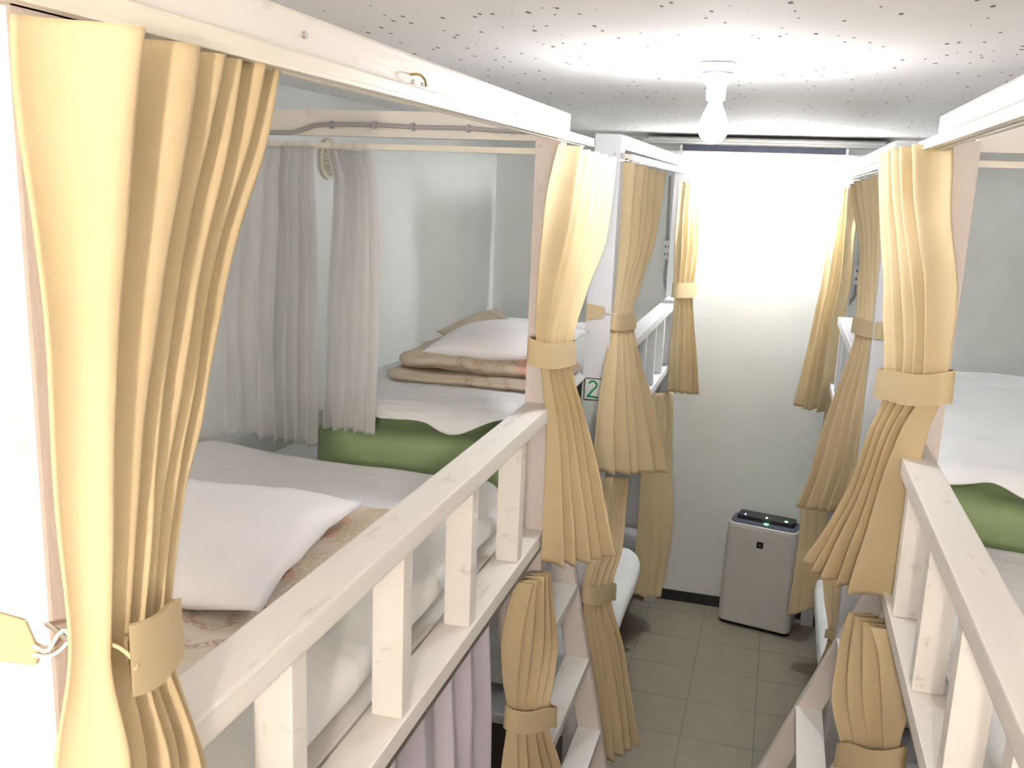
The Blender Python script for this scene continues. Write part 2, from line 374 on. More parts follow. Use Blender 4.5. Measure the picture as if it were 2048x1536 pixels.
def curtain(label, rows, nf, seed, mname='curtain', tie=None, group=None, per=18, NR=64, thick=0.002, hook=None, gliders=True, name='curtain', rise=0.7, widths=None, over=0.10, arc=None):
    A = Vector(rows[0][0:3]); B = Vector(rows[0][3:6])
    zb = min(rows[-1][2], rows[-1][5]); c = (A + B) / 2
    t = thing(name, label, 'curtain', (c.x, c.y, zb), group)
    p = bm_obj('cloth_panel', curtain_panel(rows, nf, seed, NR, per, rise, widths=widths, over=over), M[mname], t, True); solidify(p, thick)
    if tie:
        cen, d, ra, rb, h, tilt, sag = tie
        bm = bmesh.new(); strap_band(bm, cen, d, ra, rb, h, tilt, sag=sag, arc=arc)
        s = bm_obj('tieback_strap', bm, M[mname], t, True); s.data.set_sharp_from_angle(angle=0.7)
        s['label'] = 'stitched band gathering the cloth'
    if hook:
        a, b = hook
        if arc:
            cen, d, ra, rb, h, tilt, sag = tie; dd = Vector((d[0], d[1], 0)).normalized(); nn = Vector((-dd.y, dd.x, 0)); ct, st = math.cos(arc[1]), math.sin(arc[1])
            b = Vector(cen) + dd * (ra + 0.003) * math.copysign(abs(ct) ** 0.7, ct) + nn * (rb + 0.003) * math.copysign(abs(st) ** 0.7, st) + Vector((0, 0, tilt * ct - 0.008))
            tube('tie_cord', [a, Vector(a).lerp(b, 0.25) - nn * 0.022, Vector(a).lerp(b, 0.6) - nn * 0.020 - Vector((0, 0, 0.005)), b], 0.0017, M[mname], t, 6); hook = None
    if hook:
        tube('tie_cord', [a, ((a[0] + b[0]) / 2, (a[1] + b[1]) / 2, (a[2] + b[2]) / 2 - 0.006), b], 0.0022, M['track'], t, 6)
    if gliders:
        for i in range(4):
            q = A + (B - A) * ((i + 0.5) / 4)
            tube('curtain_hook', [(q.x, q.y, q.z + 0.016), (q.x + 0.003, q.y + 0.004, q.z + 0.004), (q.x, q.y + 0.002, q.z - 0.012)], 0.0018, M['plastic'], t, 6, 4)
    return t

# ------------------------------------------------------------------ the room
XL, XR = -0.50, 0.28          # aisle-side faces of the bunks
WL, WR = -1.55, 1.33          # side walls
YB, YF = 5.062, -1.10         # back wall, wall behind the viewer
ZC = 2.56                     # ceiling
tag(box('wall_left', WL - 0.1, WL, YF - 0.1, YB + 0.1, 0, ZC, M['wall'], bev=0), kind='structure')
tag(box('wall_right', WR, WR + 0.1, YF - 0.1, YB + 0.1, 0, ZC, M['wall'], bev=0), kind='structure')
tag(box('wall_back', WL, WR, YB, YB + 0.1, 0, ZC, M['wall'], bev=0), kind='structure')
tag(box('wall_front', WL, WR, YF - 0.1, YF, 0, ZC, M['wall'], bev=0), kind='structure')
tag(box('ceiling', WL - 0.1, WR + 0.1, YF - 0.1, YB + 0.1, ZC, ZC + 0.1, M['ceiling'], bev=0), kind='structure')
fl = tag(box('floor', WL - 0.1, WR + 0.1, YF - 0.1, YB + 0.1, -0.1, -0.003, M['grout'], bev=0), kind='structure')
TS = 0.3045; tx0, ty0 = -0.226, 4.61
tile_me = None
for ix in range(-3, 4):
    for iy in range(-11, 2):
        x = tx0 + ix * TS; y = ty0 + iy * TS
        y1 = min(y + TS, YB); 
        if y1 - y < TS - 0.01:
            t = box('floor_tile', x + 0.0012, x + TS - 0.0012, y + 0.0012, y1 - 0.0005, -0.003, 0.0, M['tile'], fl, 0); continue
        if tile_me is None:
            bm = bmesh.new(); bm_box(bm, 0.0012, TS - 0.0012, 0.0012, TS - 0.0012, -0.003, 0.0)
            bmesh.ops.recalc_face_normals(bm, faces=bm.faces[:]); tile_me = bpy.data.meshes.new('floor_tile'); bm.to_mesh(tile_me); bm.free(); tile_me.materials.append(M['tile'])
        t = bpy.data.objects.new('floor_tile', tile_me); COL.objects.link(t); t.parent = fl; t.location = (x, y, 0)
tag(box('baseboard_back', -0.62, 0.62, YB - 0.008, YB, 0, 0.062, M['baseboard'], bev=0.002), kind='structure')

# ------------------------------------------------------------------ lamps
def bulb_mesh(name, c, r, m, parent):
    prof = [(0.012, 0.055), (0.014, 0.045), (r * 0.75, 0.02)] + [(r * math.cos(a), -0.01 + r * math.sin(a)) for a in [0.45 - k * (math.pi / 2 + 0.44) / 6 for k in range(7)]]
    return lathe(name, prof, c, m, parent, 14)
def ceiling_lamp(c, spec, label, drop=0.0):
    s, col = spec
    t = thing('ceiling_lamp', label, 'lamp', (c[0], c[1], ZC - 0.02), 'bare bulb ceiling lamps')
    # angular rosette with cut corners
    pts = [(c[0] + a, c[1] + b) for a, b in ((-.036, -.022), (-.022, -.034), (.022, -.034), (.036, -.022), (.036, .022), (.022, .034), (-.022, .034), (-.036, .022))]
    prism('rosette', pts, 'z', ZC - 0.022, ZC, M['socket'], t, 0.002)
    if drop: tube('cord', [(c[0], c[1], ZC - 0.02), (c[0], c[1], ZC - 0.12), (c[0], c[1], ZC - 0.022 - drop)], 0.003, M['cable'], t)
    lathe('socket', [(0.035, -0.022), (0.036, -0.034), (0.022, -0.050), (0.0205, -0.078), (0.018, -0.080)], (c[0], c[1], ZC - drop), M['socket'], t, 20)
    bulb_mesh('bulb', (c[0], c[1], ZC - 0.13 - drop), 0.033, emis('bulb_light', col, s), t)
    return t
ceiling_lamp((-0.172, 2.20), LAMP_AISLE, 'bare glowing bulb in angular socket on the ceiling above the aisle')
ceiling_lamp((0.05, -0.68), LAMP_NEAR, 'warm bare bulb on a cord at the near end of the aisle', 0.20)
wl = thing('wall_lamp', 'small glaring bulb on the back wall under the air conditioner', 'lamp', (-0.083, YB, 2.40))
lathe('socket', [(0.012, 0.04), (0.017, 0.035), (0.017, 0.0), (0.014, -0.004)], (-0.083, 4.93, 2.405), M['socket'], wl, 16)
tube('bracket', [(-0.083, YB, 2.43), (-0.083, 4.99, 2.448), (-0.083, 4.93, 2.440)], 0.006, M['plastic'], wl)
bulb_mesh('bulb', (-0.083, 4.93, 2.355), 0.030, emis('wall_bulb_light', LAMP_WALL[1], LAMP_WALL[0]), wl)

# ------------------------------------------------------------------ bunk beds
def mirror(side, a, b):
    """a..b measured inward from the aisle face"""
    if side < 0: return XL - b, XL - a
    return XR + a, XR + b
def bunk(side, label, y0, y1, posts, rail, bals, dz=1.45, deck=(0, 2.2), beam=None, track=None, pm='post', wm='wood', divider=None):
    xm = mirror(side, 0, 0.5)[0 if side < 0 else 1]
    t = thing('bunk_bed', label, 'bunk bed', ((XL + WL) / 2 if side < 0 else (XR + WR) / 2, (y0 + y1) / 2, 0), 'white wooden bunk beds along the aisle')
    for (yy0, yy1, a, b, zt) in posts:
        box('post', *mirror(side, a, b), yy0, yy1, 0, zt, M[pm], t, 0.004)
    if beam: box('top_beam', *mirror(side, beam[2], beam[3]), beam[0], beam[1], 2.402, 2.447, M[wm], t, 0.004)
    if track:
        tr = box('curtain_track', *mirror(side, -0.024, 0.012), track[0], track[1], track[2] + 0.005, track[2] + 0.020, M['track'], t, 0.003)
        box('track_lip', *mirror(side, -0.024, -0.010), track[0], track[1], track[2], track[2] + 0.0055, M['track'], tr, 0.001)
        box('track_lip', *mirror(side, 0.0, 0.012), track[0], track[1], track[2], track[2] + 0.0055, M['track'], tr, 0.001)
    r0, r1, rz = rail
    box('guard_rail', *mirror(side, -0.008, 0.058), r0, r1, rz - 0.036, rz, M[wm], t, 0.004)
    for y in bals:
        box('baluster', *mirror(side, 0.006, 0.058), y, y + 0.037, dz, rz - 0.036, M[wm], t, 0.003)
    a = 0.0
    d0, d1 = deck
    for k, wd in enumerate((0.070, 0.085, 0.085)):
        box('deck_plank', *mirror(side, a, a + wd), d0, d1, dz - 0.034, dz, M[wm], t, 0.003); a += wd + 0.005
    box('mattress_board', *mirror(side, a, 1.0), d0, d1, dz - 0.034, dz - 0.002, M[wm], t, 0.003)
    box('side_beam', *mirror(side, 0.10, 0.14), d0, d1, dz - 0.10, dz - 0.035, M[wm], t, 0.003)
    # lower tier
    box('lower_deck', *mirror(side, 0.04, 1.0), d0, d1, 0.385, 0.42, M[wm], t, 0.003)
    tk = box('curtain_track', *mirror(side, 0.004, 0.026), d0 + 0.02, d1 - 0.02, dz - 0.052, dz - 0.036, M['metal'], t, 0.002)
    if divider:
        xa, xb = (WL + 0.005, XL - 0.062) if side < 0 else (XR + 0.087, WR - 0.005)
        db = box('divider_beam', xa, xb, divider, divider + 0.038, 2.382, 2.444, M[wm], t, 0.003)
        box('divider_track', xa, xb, divider - 0.006, divider + 0.020, 2.352, 2.366, M['track'], t, 0.002)
        box('lower_divider_beam', xa, xb, divider, divider + 0.038, 1.345, 1.41, M[wm], t, 0.003)
    return t
NLb = bunk(-1, 'near bunk bed on the left with scuffed white rail and posts', -0.2, 2.27,
     [(0.53, 0.60, 0.0, 0.075, 2.40), (2.13, 2.19, 0.002, 0.062, 2.402)], (0.25, 2.13, 1.771), (0.56, 0.90, 1.242, 1.573, 1.912),
     deck=(-0.10, 2.27), beam=(-0.25, 2.21, 0.0, 0.045), track=(0.25, 2.385, 2.382), divider=2.17)
FLb = bunk(-1, 'far bunk bed on the left beyond the number card post', 2.92, 5.05,
     [(2.92, 3.0, 0.0, 0.082, 2.445), (4.985, 5.05, 0.005, 0.07, 2.40)], (3.0, 4.985, 1.735), (3.25, 3.55, 3.86, 4.17, 4.48, 4.76),
     dz=1.415, deck=(2.93, 5.05), beam=(3.0, 5.05, 0.0, 0.045), track=(3.0, 5.04, 2.370), pm='clean', wm='clean')
NRb = bunk(1, 'near bunk bed on the right with worn pinkish white post', -0.2, 2.2,
     [(0.45, 0.52, 0.0, 0.075, 2.40), (2.12, 2.19, 0.010, 0.085, 2.402)], (0.25, 2.12, 1.771), (0.70, 1.01, 1.315, 1.62, 1.925),
     deck=(-0.10, 2.19), beam=(-0.25, 2.11, 0.0, 0.045), track=(0.25, 2.2, 2.382), divider=2.17)
FRb = bunk(1, 'far bunk bed on the right next to the air purifier', 2.92, 5.05,
     [(2.92, 3.0, 0.0, 0.082, 2.445), (4.985, 5.05, 0.005, 0.07, 2.40)], (3.0, 4.45, 1.755), (3.25, 3.55, 3.86, 4.17, 4.40),
     dz=1.415, deck=(2.93, 5.05), beam=(3.0, 5.05, 0.0, 0.045), track=(3.0, 5.04, 2.370), pm='clean', wm='clean')
# platform of the far beds that fills the ladder gap
box('gap_platform', XL - 1.0, XL - 0.085, 2.275, 2.915, 1.38, 1.415, M['clean'], FLb)
box('gap_platform', XR + 0.175, XR + 1.0, 2.205, 2.915, 1.38, 1.415, M['clean'], FRb)
# screws and scuffs on the near left beam
for (y, z) in ((0.93, 2.425), ):
    bm = bmesh.new(); tube_mesh(bm, [(XL - 0.002, y, z), (XL + 0.003, y, z)], 0.004, 12); bm_obj('screw_head', bm, M['metal'], NLb)
for (y, z) in ((1.235, 2.412), (1.27, 2.412), (1.75, 2.410), (2.0, 2.41)):
    bm = bmesh.new(); tube_mesh(bm, [(XL - 0.002, y, z), (XL + 0.002, y, z)], 0.0025, 8); bm_obj('screw_head', bm, M['metal'], NLb)
for z in (2.365, 2.385):
    bm = bmesh.new(); tube_mesh(bm, [(XL - 0.018, 2.922, z), (XL - 0.018, 2.918, z)], 0.004, 10); bm_obj('screw_head', bm, M['metal'], FLb)
for (y, z) in ((2.10, 2.40), (2.13, 2.37)):
    bm = bmesh.new(); tube_mesh(bm, [(XL - 0.05, 2.13, z), (XL - 0.05, 2.128, z)], 0.003, 8); bm_obj('screw_head', bm, M['metal'], NLb)

tube('cup_hook', [(XL - 0.001, 1.225, 2.420), (XL + 0.012, 1.225, 2.420), (XL + 0.018, 1.232, 2.414), (XL + 0.014, 1.245, 2.408), (XL + 0.010, 1.262, 2.410)], 0.0016, M['brass'], NLb, 6)

# ------------------------------------------------------------------ ladders
def ladder(label, lean_x0, slope, side, treads, top):
    t = thing('wooden_ladder', label, 'ladder', (lean_x0, 2.5, 0), 'leaning wooden ladders')
    wd = 0.075
    for ya, yb in ((2.225, 2.258), (2.80, 2.835)):
        x0 = lean_x0; x1 = lean_x0 + slope * top
        if side > 0: pts = [(x0, 0), (x0 + wd, 0), (x1 + wd, top), (x1, top)]
        else: pts = [(x0 - wd, 0), (x0, 0), (x1, top), (x1 - wd, top)]
        prism('stringer', pts, 'y', ya, yb, M['post'], t, 0.002)
    for z in treads:
        x = lean_x0 + slope * z
        xa, xb = (x - 0.006, x + wd - 0.002) if side > 0 else (x - wd + 0.002, x + 0.006)
        box('tread', xa, xb, 2.2585, 2.7995, z - 0.032, z, M['wood'], t, 0.002)
    return t
ladder('leaning wooden ladder on the right reaching into the aisle', -0.107, 0.39, 1, (0.24, 0.485, 0.732, 0.978, 1.22), 1.36)
ladder('steep wooden ladder on the left behind the yellow curtains', -0.325, -0.212, -1, (0.02 + 0.25, 0.52, 0.77, 1.02, 1.25), 1.36)

# ------------------------------------------------------------------ bedding
def sag(x, y): return -0.012 * math.sin(3.1 * x + 1.0) * math.sin(2.4 * y)
m1 = thing('mattress', 'thick white covered mattress on the near left upper bunk', 'mattress', (-1.03, 1.1, 1.45))
soft_box('cover', -1.49, -0.572, -0.05, 2.165, 1.452, 1.588, 0.16, 0.055, M['sheet'], m1, 0.006, 4.0, 50, 90, 10, 1.0, sag)
m2 = thing('mattress', 'green mattress end showing under the sheet past the white curtains', 'mattress', (-0.9, 3.2, 1.415))
soft_box('cover', -1.20, -0.575, 2.225, 4.15, 1.418, 1.682, 0.09, 0.085, M['green'], m2, 0.010, 5.0, 50, 70, 14, 2.0)
m3 = thing('mattress', 'white covered mattress on the near right upper bunk', 'mattress', (0.82, 1.1, 1.45))
soft_box('cover', 0.352, 1.27, -0.05, 2.165, 1.452, 1.562, 0.14, 0.05, M['sheet'], m3, 0.006, 4.0, 50, 80, 10, 5.0, sag)
m4 = thing('mattress', 'green mattress under a sheet on the far right upper bunk', 'mattress', (0.82, 3.2, 1.415))
soft_box('cover', 0.47 - 0.09, 1.28, 2.225, 3.62, 1.418, 1.678, 0.09, 0.08, M['green'], m4, 0.010, 5.0, 50, 60, 14, 6.0)
m5 = thing('mattress', 'pale mattress on the far left lower bunk near the floor', 'mattress', (-1.0, 3.7, 0.42))
soft_box('cover', -1.48, -0.505, 3.05, 4.36, 0.422, 0.585, 0.16, 0.06, M['sheet'], m5, 0.005, 4.0, 40, 50, 8, 7.0)
m6 = thing('mattress', 'pale mattress on the far right lower bunk near the floor', 'mattress', (0.8, 3.7, 0.42))
soft_box('cover', 0.285, 1.28, 3.25, 4.30, 0.422, 0.62, 0.10, 0.06, M['sheet'], m6, 0.005, 4.0, 40, 50, 8, 8.0)

def draped_sheet(label, x0, x1, y_near, y_far, z, hem, loc, seed, curl=0.02):
    t = thing('bed_sheet', label, 'sheet', loc)
    bm = bmesh.new(); nx, ny, nd = 70, 70, 14; G = []
    for j in range(ny + nd + 1):
        line = []
        for i in range(nx + 1):
            x = x0 + (x1 - x0) * i / nx
            e = min(1.0, min(i, nx - i) / 6.0); drop_side = (1 - e) ** 2 * 0.02
            if j <= ny:
                y = y_far + (y_near + 0.05 - y_far) * j / ny; zz = z + 0.012; 
                g = noise.noise(Vector((x * 6 + seed, y * 9, 0))) * 0.006 + abs(noise.noise(Vector((x * 14 + seed, y * 5, 3)))) * 0.005
                p = Vector((x, y, zz + g - drop_side))
            else:
                s = (j - ny) / nd; L = 0.022 + hem(x)
                a = min(s * L / 0.06, 1.0) * math.pi / 2
                y = y_near + 0.05 - 0.065 * math.sin(a); dz = 0.055 * (1 - math.cos(a)) + max(0, s * L - 0.06 * 1.0)
                w_ = 0.008 * s * math.sin(x * 26 + seed) + 0.006 * noise.noise(Vector((x * 12, s * 3, seed)))
                p = Vector((x, y - abs(w_) * 1.2, z + 0.012 - dz - drop_side))
            line.append(bm.verts.new(p))
        G.append(line)
    for a, b in zip(G, G[1:]):
        for i in range(nx): bm.faces.new((a[i], a[i + 1], b[i + 1], b[i]))
    o = bm_obj('cloth', bm, M['sheet'], t, True); solidify(o, 0.003)
    return t
draped_sheet('white sheet over the green mattress under the folded floral duvet', -1.21, -0.57, 2.215, 4.0, 1.688,
             lambda x: 0.012 + 0.018 * math.exp(-((x + 0.78) / 0.12) ** 2) - 0.02 * math.exp(-((x + 0.60) / 0.09) ** 2) + 0.006 * math.sin(x * 31), (-0.9, 3.1, 1.68), 3.0)
draped_sheet('rumpled white sheet over the green mattress in the right bunk', 0.37, 1.27, 2.215, 3.55, 1.684,
             lambda x: 0.022 + 0.008 * math.sin(x * 22 + 1.0) + 0.004 * math.sin(x * 47), (0.82, 2.9, 1.68), 9.0)
# floral duvet and pillow, near left bunk
t = thing('duvet', 'beige floral duvet folded on the near left bunk under the pillow', 'duvet', (-1.0, 0.95, 1.588))
soft_box('folded_layer', -1.38, -0.625, 0.22, 1.66, 1.586, 1.640, 0.07, 0.035, M['floral'], t, 0.012, 6.0, 50, 70, 8, 11.0)
soft_box('folded_layer', -1.36, -0.640, 0.25, 1.63, 1.622, 1.662, 0.07, 0.028, M['floral'], t, 0.012, 6.0, 50, 70, 8, 14.0)
t = thing('pillow', 'large plump white pillow on the floral duvet beside the near rail', 'pillow', (-0.95, 1.3, 1.70))
pillow_mesh('pillow_case', 0.62, 0.45, 0.10, M['pillow'], t, Matrix.Translation((-0.985, 1.265, 1.690)) @ Matrix.Rotation(0.10, 4, 'Z') @ Matrix.Rotation(0.03, 4, 'X'), 3.0, 0.010, 44)
# folded duvet, floral cushion and pillow, far left bunk
t = thing('duvet', 'faded floral duvet folded thick on the sheet in the far left bunk', 'duvet', (-0.85, 2.9, 1.70))
RZ = 0.0
soft_box('folded_layer', -1.10, -0.585, 2.50, 2.94, 1.700, 1.734, 0.05, 0.018, M['floral2'], t, 0.008, 6.0, 44, 44, 6, 21.0)
soft_box('folded_layer', -1.08, -0.590, 2.53, 2.92, 1.728, 1.790, 0.06, 0.030, M['floral2'], t, 0.012, 6.0, 44, 44, 8, 23.0)
t = thing('pillow', 'small white pillow lying on the folded floral duvet', 'pillow', (-0.78, 2.75, 1.82))
pillow_mesh('pillow_case', 0.42, 0.32, 0.11, M['pillow'], t, Matrix.Translation((-0.775, 2.70, 1.815)) @ Matrix.Rotation(-0.10, 4, 'Z') @ Matrix.Rotation(0.10, 4, 'X') @ Matrix.Rotation(-0.06, 4, 'Y'), 8.0, 0.006, 36)
t = thing('cushion', 'peaked floral cushion leaning behind the small white pillow', 'cushion', (-0.95, 3.05, 1.80))
pillow_mesh('cushion_cover', 0.25, 0.25, 0.09, M['floral2'], t, Matrix.Translation((-0.955, 3.06, 1.772)) @ Matrix.Rotation(0.1, 4, 'Z') @ Matrix.Rotation(0.42, 4, 'X') @ Matrix.Rotation(0.785, 4, 'Z'), 5.0, 0.005, 30, 0.16)

# ------------------------------------------------------------------ curtains
ROWS = {
'NL': [
   ( -0.439, 0.500, 2.369, -0.534, 0.880, 2.391, 0.044),
   ( -0.444, 0.500, 2.321, -0.542, 0.860, 2.304, 0.042),
   ( -0.444, 0.500, 2.244, -0.549, 0.820, 2.206, 0.036),
   ( -0.442, 0.495, 2.115, -0.523, 0.740, 2.072, 0.024),
   ( -0.440, 0.495, 2.035, -0.504, 0.680, 1.990, 0.02),
   ( -0.438, 0.495, 1.969, -0.491, 0.640, 1.903, 0.015),
   ( -0.440, 0.495, 1.938, -0.492, 0.640, 1.867, 0.015),
   ( -0.446, 0.495, 1.860, -0.506, 0.690, 1.721, 0.03),
   ( -0.473, 0.490, 1.518, -0.494, 0.740, 1.213, 0.04),
],
'L1': [
   ( -0.485, 2.120, 2.378, -0.442, 2.440, 2.355, 0.03),
   ( -0.492, 2.050, 2.230, -0.449, 2.400, 2.164, 0.03),
   ( -0.502, 2.030, 2.054, -0.465, 2.280, 2.020, 0.022),
   ( -0.509, 2.030, 1.957, -0.466, 2.200, 1.925, 0.014),
   ( -0.497, 2.030, 1.884, -0.463, 2.180, 1.855, 0.012),
   ( -0.487, 2.080, 1.732, -0.432, 2.250, 1.698, 0.018),
   ( -0.478, 2.080, 1.548, -0.384, 2.280, 1.497, 0.028),
   ( -0.476, 2.080, 1.383, -0.345, 2.280, 1.355, 0.035),
],
'L2': [
   ( -0.493, 2.950, 2.369, -0.449, 3.460, 2.344, 0.03),
   ( -0.494, 2.970, 2.124, -0.460, 3.420, 2.105, 0.03),
   ( -0.500, 2.970, 1.965, -0.470, 3.220, 1.943, 0.02),
   ( -0.496, 2.960, 1.894, -0.470, 3.120, 1.877, 0.012),
   ( -0.494, 2.940, 1.840, -0.456, 3.120, 1.819, 0.012),
   ( -0.490, 2.870, 1.691, -0.418, 3.200, 1.635, 0.02),
   ( -0.497, 2.840, 1.501, -0.366, 3.280, 1.404, 0.03),
   ( -0.498, 2.840, 1.394, -0.340, 3.300, 1.280, 0.035),
],
'L3': [
   ( -0.497, 4.620, 2.323, -0.453, 4.960, 2.329, 0.025),
   ( -0.499, 4.650, 2.049, -0.427, 4.920, 2.041, 0.025),
   ( -0.495, 4.700, 1.851, -0.415, 4.850, 1.843, 0.015),
   ( -0.488, 4.700, 1.752, -0.412, 4.840, 1.742, 0.012),
   ( -0.489, 4.700, 1.499, -0.382, 4.850, 1.484, 0.022),
   ( -0.484, 4.700, 1.280, -0.349, 4.850, 1.257, 0.03),
],
'R1': [
   ( 0.207, 2.420, 2.380, 0.273, 2.070, 2.396, 0.03),
   ( 0.225, 2.380, 2.256, 0.285, 2.050, 2.263, 0.03),
   ( 0.236, 2.250, 2.082, 0.308, 1.980, 2.113, 0.025),
   ( 0.234, 2.120, 1.928, 0.315, 1.930, 1.962, 0.016),
   ( 0.235, 2.100, 1.866, 0.310, 1.930, 1.904, 0.014),
   ( 0.221, 2.100, 1.793, 0.291, 1.950, 1.837, 0.02),
   ( 0.192, 2.180, 1.605, 0.272, 1.980, 1.679, 0.03),
   ( 0.115, 2.250, 1.426, 0.260, 2.020, 1.436, 0.038),
],
'R2': [
   ( 0.225, 3.500, 2.322, 0.274, 2.980, 2.357, 0.03),
   ( 0.263, 3.350, 2.113, 0.289, 2.950, 2.136, 0.025),
   ( 0.248, 3.100, 1.924, 0.299, 2.930, 1.934, 0.012),
   ( 0.247, 3.080, 1.864, 0.299, 2.920, 1.875, 0.012),
   ( 0.206, 3.120, 1.643, 0.305, 2.920, 1.695, 0.022),
   ( 0.165, 3.150, 1.394, 0.304, 2.920, 1.477, 0.03),
   ( 0.140, 3.180, 1.255, 0.284, 2.920, 1.331, 0.035),
],
'R3': [
   ( 0.246, 4.960, 2.327, 0.293, 4.550, 2.332, 0.025),
   ( 0.223, 4.920, 2.124, 0.304, 4.600, 2.138, 0.025),
   ( 0.194, 4.850, 1.882, 0.312, 4.620, 1.909, 0.02),
   ( 0.156, 4.800, 1.538, 0.289, 4.620, 1.577, 0.025),
   ( 0.117, 4.750, 1.275, 0.281, 4.620, 1.265, 0.03),
],
'l1': [
   ( -0.504, 1.960, 1.383, -0.491, 2.140, 1.346, 0.022),
   ( -0.526, 1.950, 1.240, -0.470, 2.200, 1.129, 0.025),
   ( -0.529, 1.970, 1.113, -0.463, 2.160, 1.023, 0.018),
   ( -0.528, 1.990, 1.049, -0.459, 2.120, 0.990, 0.013),
   ( -0.525, 1.990, 0.989, -0.456, 2.120, 0.927, 0.013),
   ( -0.530, 1.980, 0.851, -0.424, 2.180, 0.743, 0.025),
   ( -0.521, 1.980, 0.364, -0.357, 2.200, 0.217, 0.03),
],
'l2': [
   ( -0.492, 2.970, 1.339, -0.470, 3.250, 1.259, 0.022),
   ( -0.495, 2.900, 1.126, -0.453, 3.120, 1.050, 0.02),
   ( -0.520, 2.860, 1.015, -0.461, 3.040, 0.946, 0.013),
   ( -0.515, 2.860, 0.930, -0.458, 3.030, 0.865, 0.012),
   ( -0.503, 2.870, 0.761, -0.411, 3.060, 0.684, 0.02),
   ( -0.475, 2.880, 0.538, -0.368, 3.080, 0.446, 0.028),
   ( -0.451, 2.880, 0.333, -0.344, 3.100, 0.308, 0.032),
],
'l3': [
   ( -0.527, 4.550, 1.304, -0.486, 4.950, 1.232, 0.02),
   ( -0.545, 4.500, 1.022, -0.456, 4.880, 0.932, 0.025),
   ( -0.542, 4.450, 0.647, -0.424, 4.800, 0.541, 0.03),
   ( -0.534, 4.400, 0.290, -0.446, 4.700, 0.174, 0.032),
],
'r1': [
   ( 0.250, 2.180, 1.338, 0.287, 1.950, 1.406, 0.032),
   ( 0.235, 2.160, 1.236, 0.311, 1.930, 1.366, 0.034),
   ( 0.229, 2.120, 1.141, 0.328, 1.920, 1.273, 0.032),
   ( 0.239, 2.080, 1.052, 0.334, 1.950, 1.153, 0.014),
   ( 0.248, 2.070, 0.996, 0.336, 1.950, 1.094, 0.013),
   ( 0.247, 2.100, 0.831, 0.370, 1.930, 0.983, 0.034),
   ( 0.250, 2.120, 0.467, 0.423, 1.900, 0.714, 0.03),
],
'r2': [
   ( 0.230, 3.100, 1.096, 0.299, 2.950, 1.166, 0.018),
   ( 0.248, 3.080, 0.974, 0.303, 2.950, 1.040, 0.015),
   ( 0.265, 3.050, 0.893, 0.301, 2.950, 0.946, 0.01),
   ( 0.267, 3.050, 0.839, 0.303, 2.950, 0.895, 0.01),
   ( 0.244, 3.080, 0.701, 0.321, 2.950, 0.784, 0.02),
   ( 0.214, 3.120, 0.532, 0.336, 2.950, 0.646, 0.025),
],
'r3': [
   ( 0.214, 4.720, 0.791, 0.296, 4.400, 0.905, 0.02),
   ( 0.214, 4.650, 0.578, 0.312, 4.380, 0.693, 0.022),
   ( 0.206, 4.600, 0.410, 0.320, 4.360, 0.527, 0.025),
   ( 0.194, 4.550, 0.237, 0.314, 4.350, 0.400, 0.028),
],

}
def tie_from(rows, i, pad=1.15, rb=0.03, h=0.06, tilt=0.0, sag=0.0, shift=(0, 0, 0), ext=0.0):
    a, b = rows[i], rows[i + 1]
    A = (Vector(a[0:3]) + Vector(b[0:3])) / 2; B = (Vector(a[3:6]) + Vector(b[3:6])) / 2
    c = (A + B) / 2 + Vector(shift); d = B - A
    return (c, (d.x, d.y), Vector((d.x, d.y)).length / 2 * pad + ext, rb, h, d.z / 2 + tilt, sag)
G1 = 'yellow curtains of the upper bunks'; G2 = 'yellow curtains of the lower bunks'
R = ROWS
curtain('large golden curtain tied back at the near left post', R['NL'], 6, 4, tie=tie_from(R['NL'], 5, 1.08, 0.030, 0.055, 0.004, 0.0), group=G1, per=26, NR=110, gliders=False,
        hook=((-0.470, 0.515, 1.948), (-0.428, 0.545, 1.925)), arc=(0.9, -2.25), widths=[1.0,1.25,0.65,0.75,0.75,0.6], rise=0.8)
curtain('yellow curtain tied with a wide band at the left post with the rail end', R['L1'], 5, 7, tie=tie_from(R['L1'], 3, 1.12, 0.029, 0.058, 0.006, 0.006, (-0.008, -0.012, 0)), group=G1, per=20, NR=90, gliders=False,
        hook=((-0.54, 2.125, 1.93), (-0.515, 2.09, 1.93)))
curtain('khaki shaded curtain tied beside the number card post', R['L2'], 5, 9, tie=tie_from(R['L2'], 3, 1.15, 0.022, 0.052, 0.0, 0.0), group=G1, hook=((-0.505, 2.918, 1.90), (-0.485, 2.945, 1.895)))
curtain('bright lit yellow curtain at the far left corner by the back wall', R['L3'], 4, 12, tie=tie_from(R['L3'], 2, 1.12, 0.023, 0.075, 0.0, 0.0), group=G1)
curtain('pale yellow curtain with wide band at the near right post', R['R1'], 5, 15, rise=0.3, tie=tie_from(R['R1'], 3, 1.14, 0.032, 0.062, 0.0, 0.006, (0.006, -0.006, 0)), group=G1, per=20, NR=90, gliders=False)
curtain('khaki shaded curtain tied low beside the far right rail', R['R2'], 5, 18, rise=0.3, tie=tie_from(R['R2'], 2, 1.12, 0.022, 0.050, 0.0, 0.0), group=G1, hook=((0.30, 2.918, 1.90), (0.285, 2.93, 1.90)))
curtain('bright lit yellow curtain hanging loose by the back wall on the right', R['R3'], 4, 22, rise=0.3, group=G1)
curtain('lower left curtain gathered by a band under the near deck', R['l1'], 5, 25, tie=tie_from(R['l1'], 3, 1.12, 0.027, 0.058, 0.0, 0.0), group=G2, gliders=False, per=20)
curtain('olive lower curtain tied by a band in front of the left ladder', R['l2'], 5, 28, tie=tie_from(R['l2'], 2, 1.12, 0.024, 0.062, 0.0, 0.0), group=G2, gliders=False)
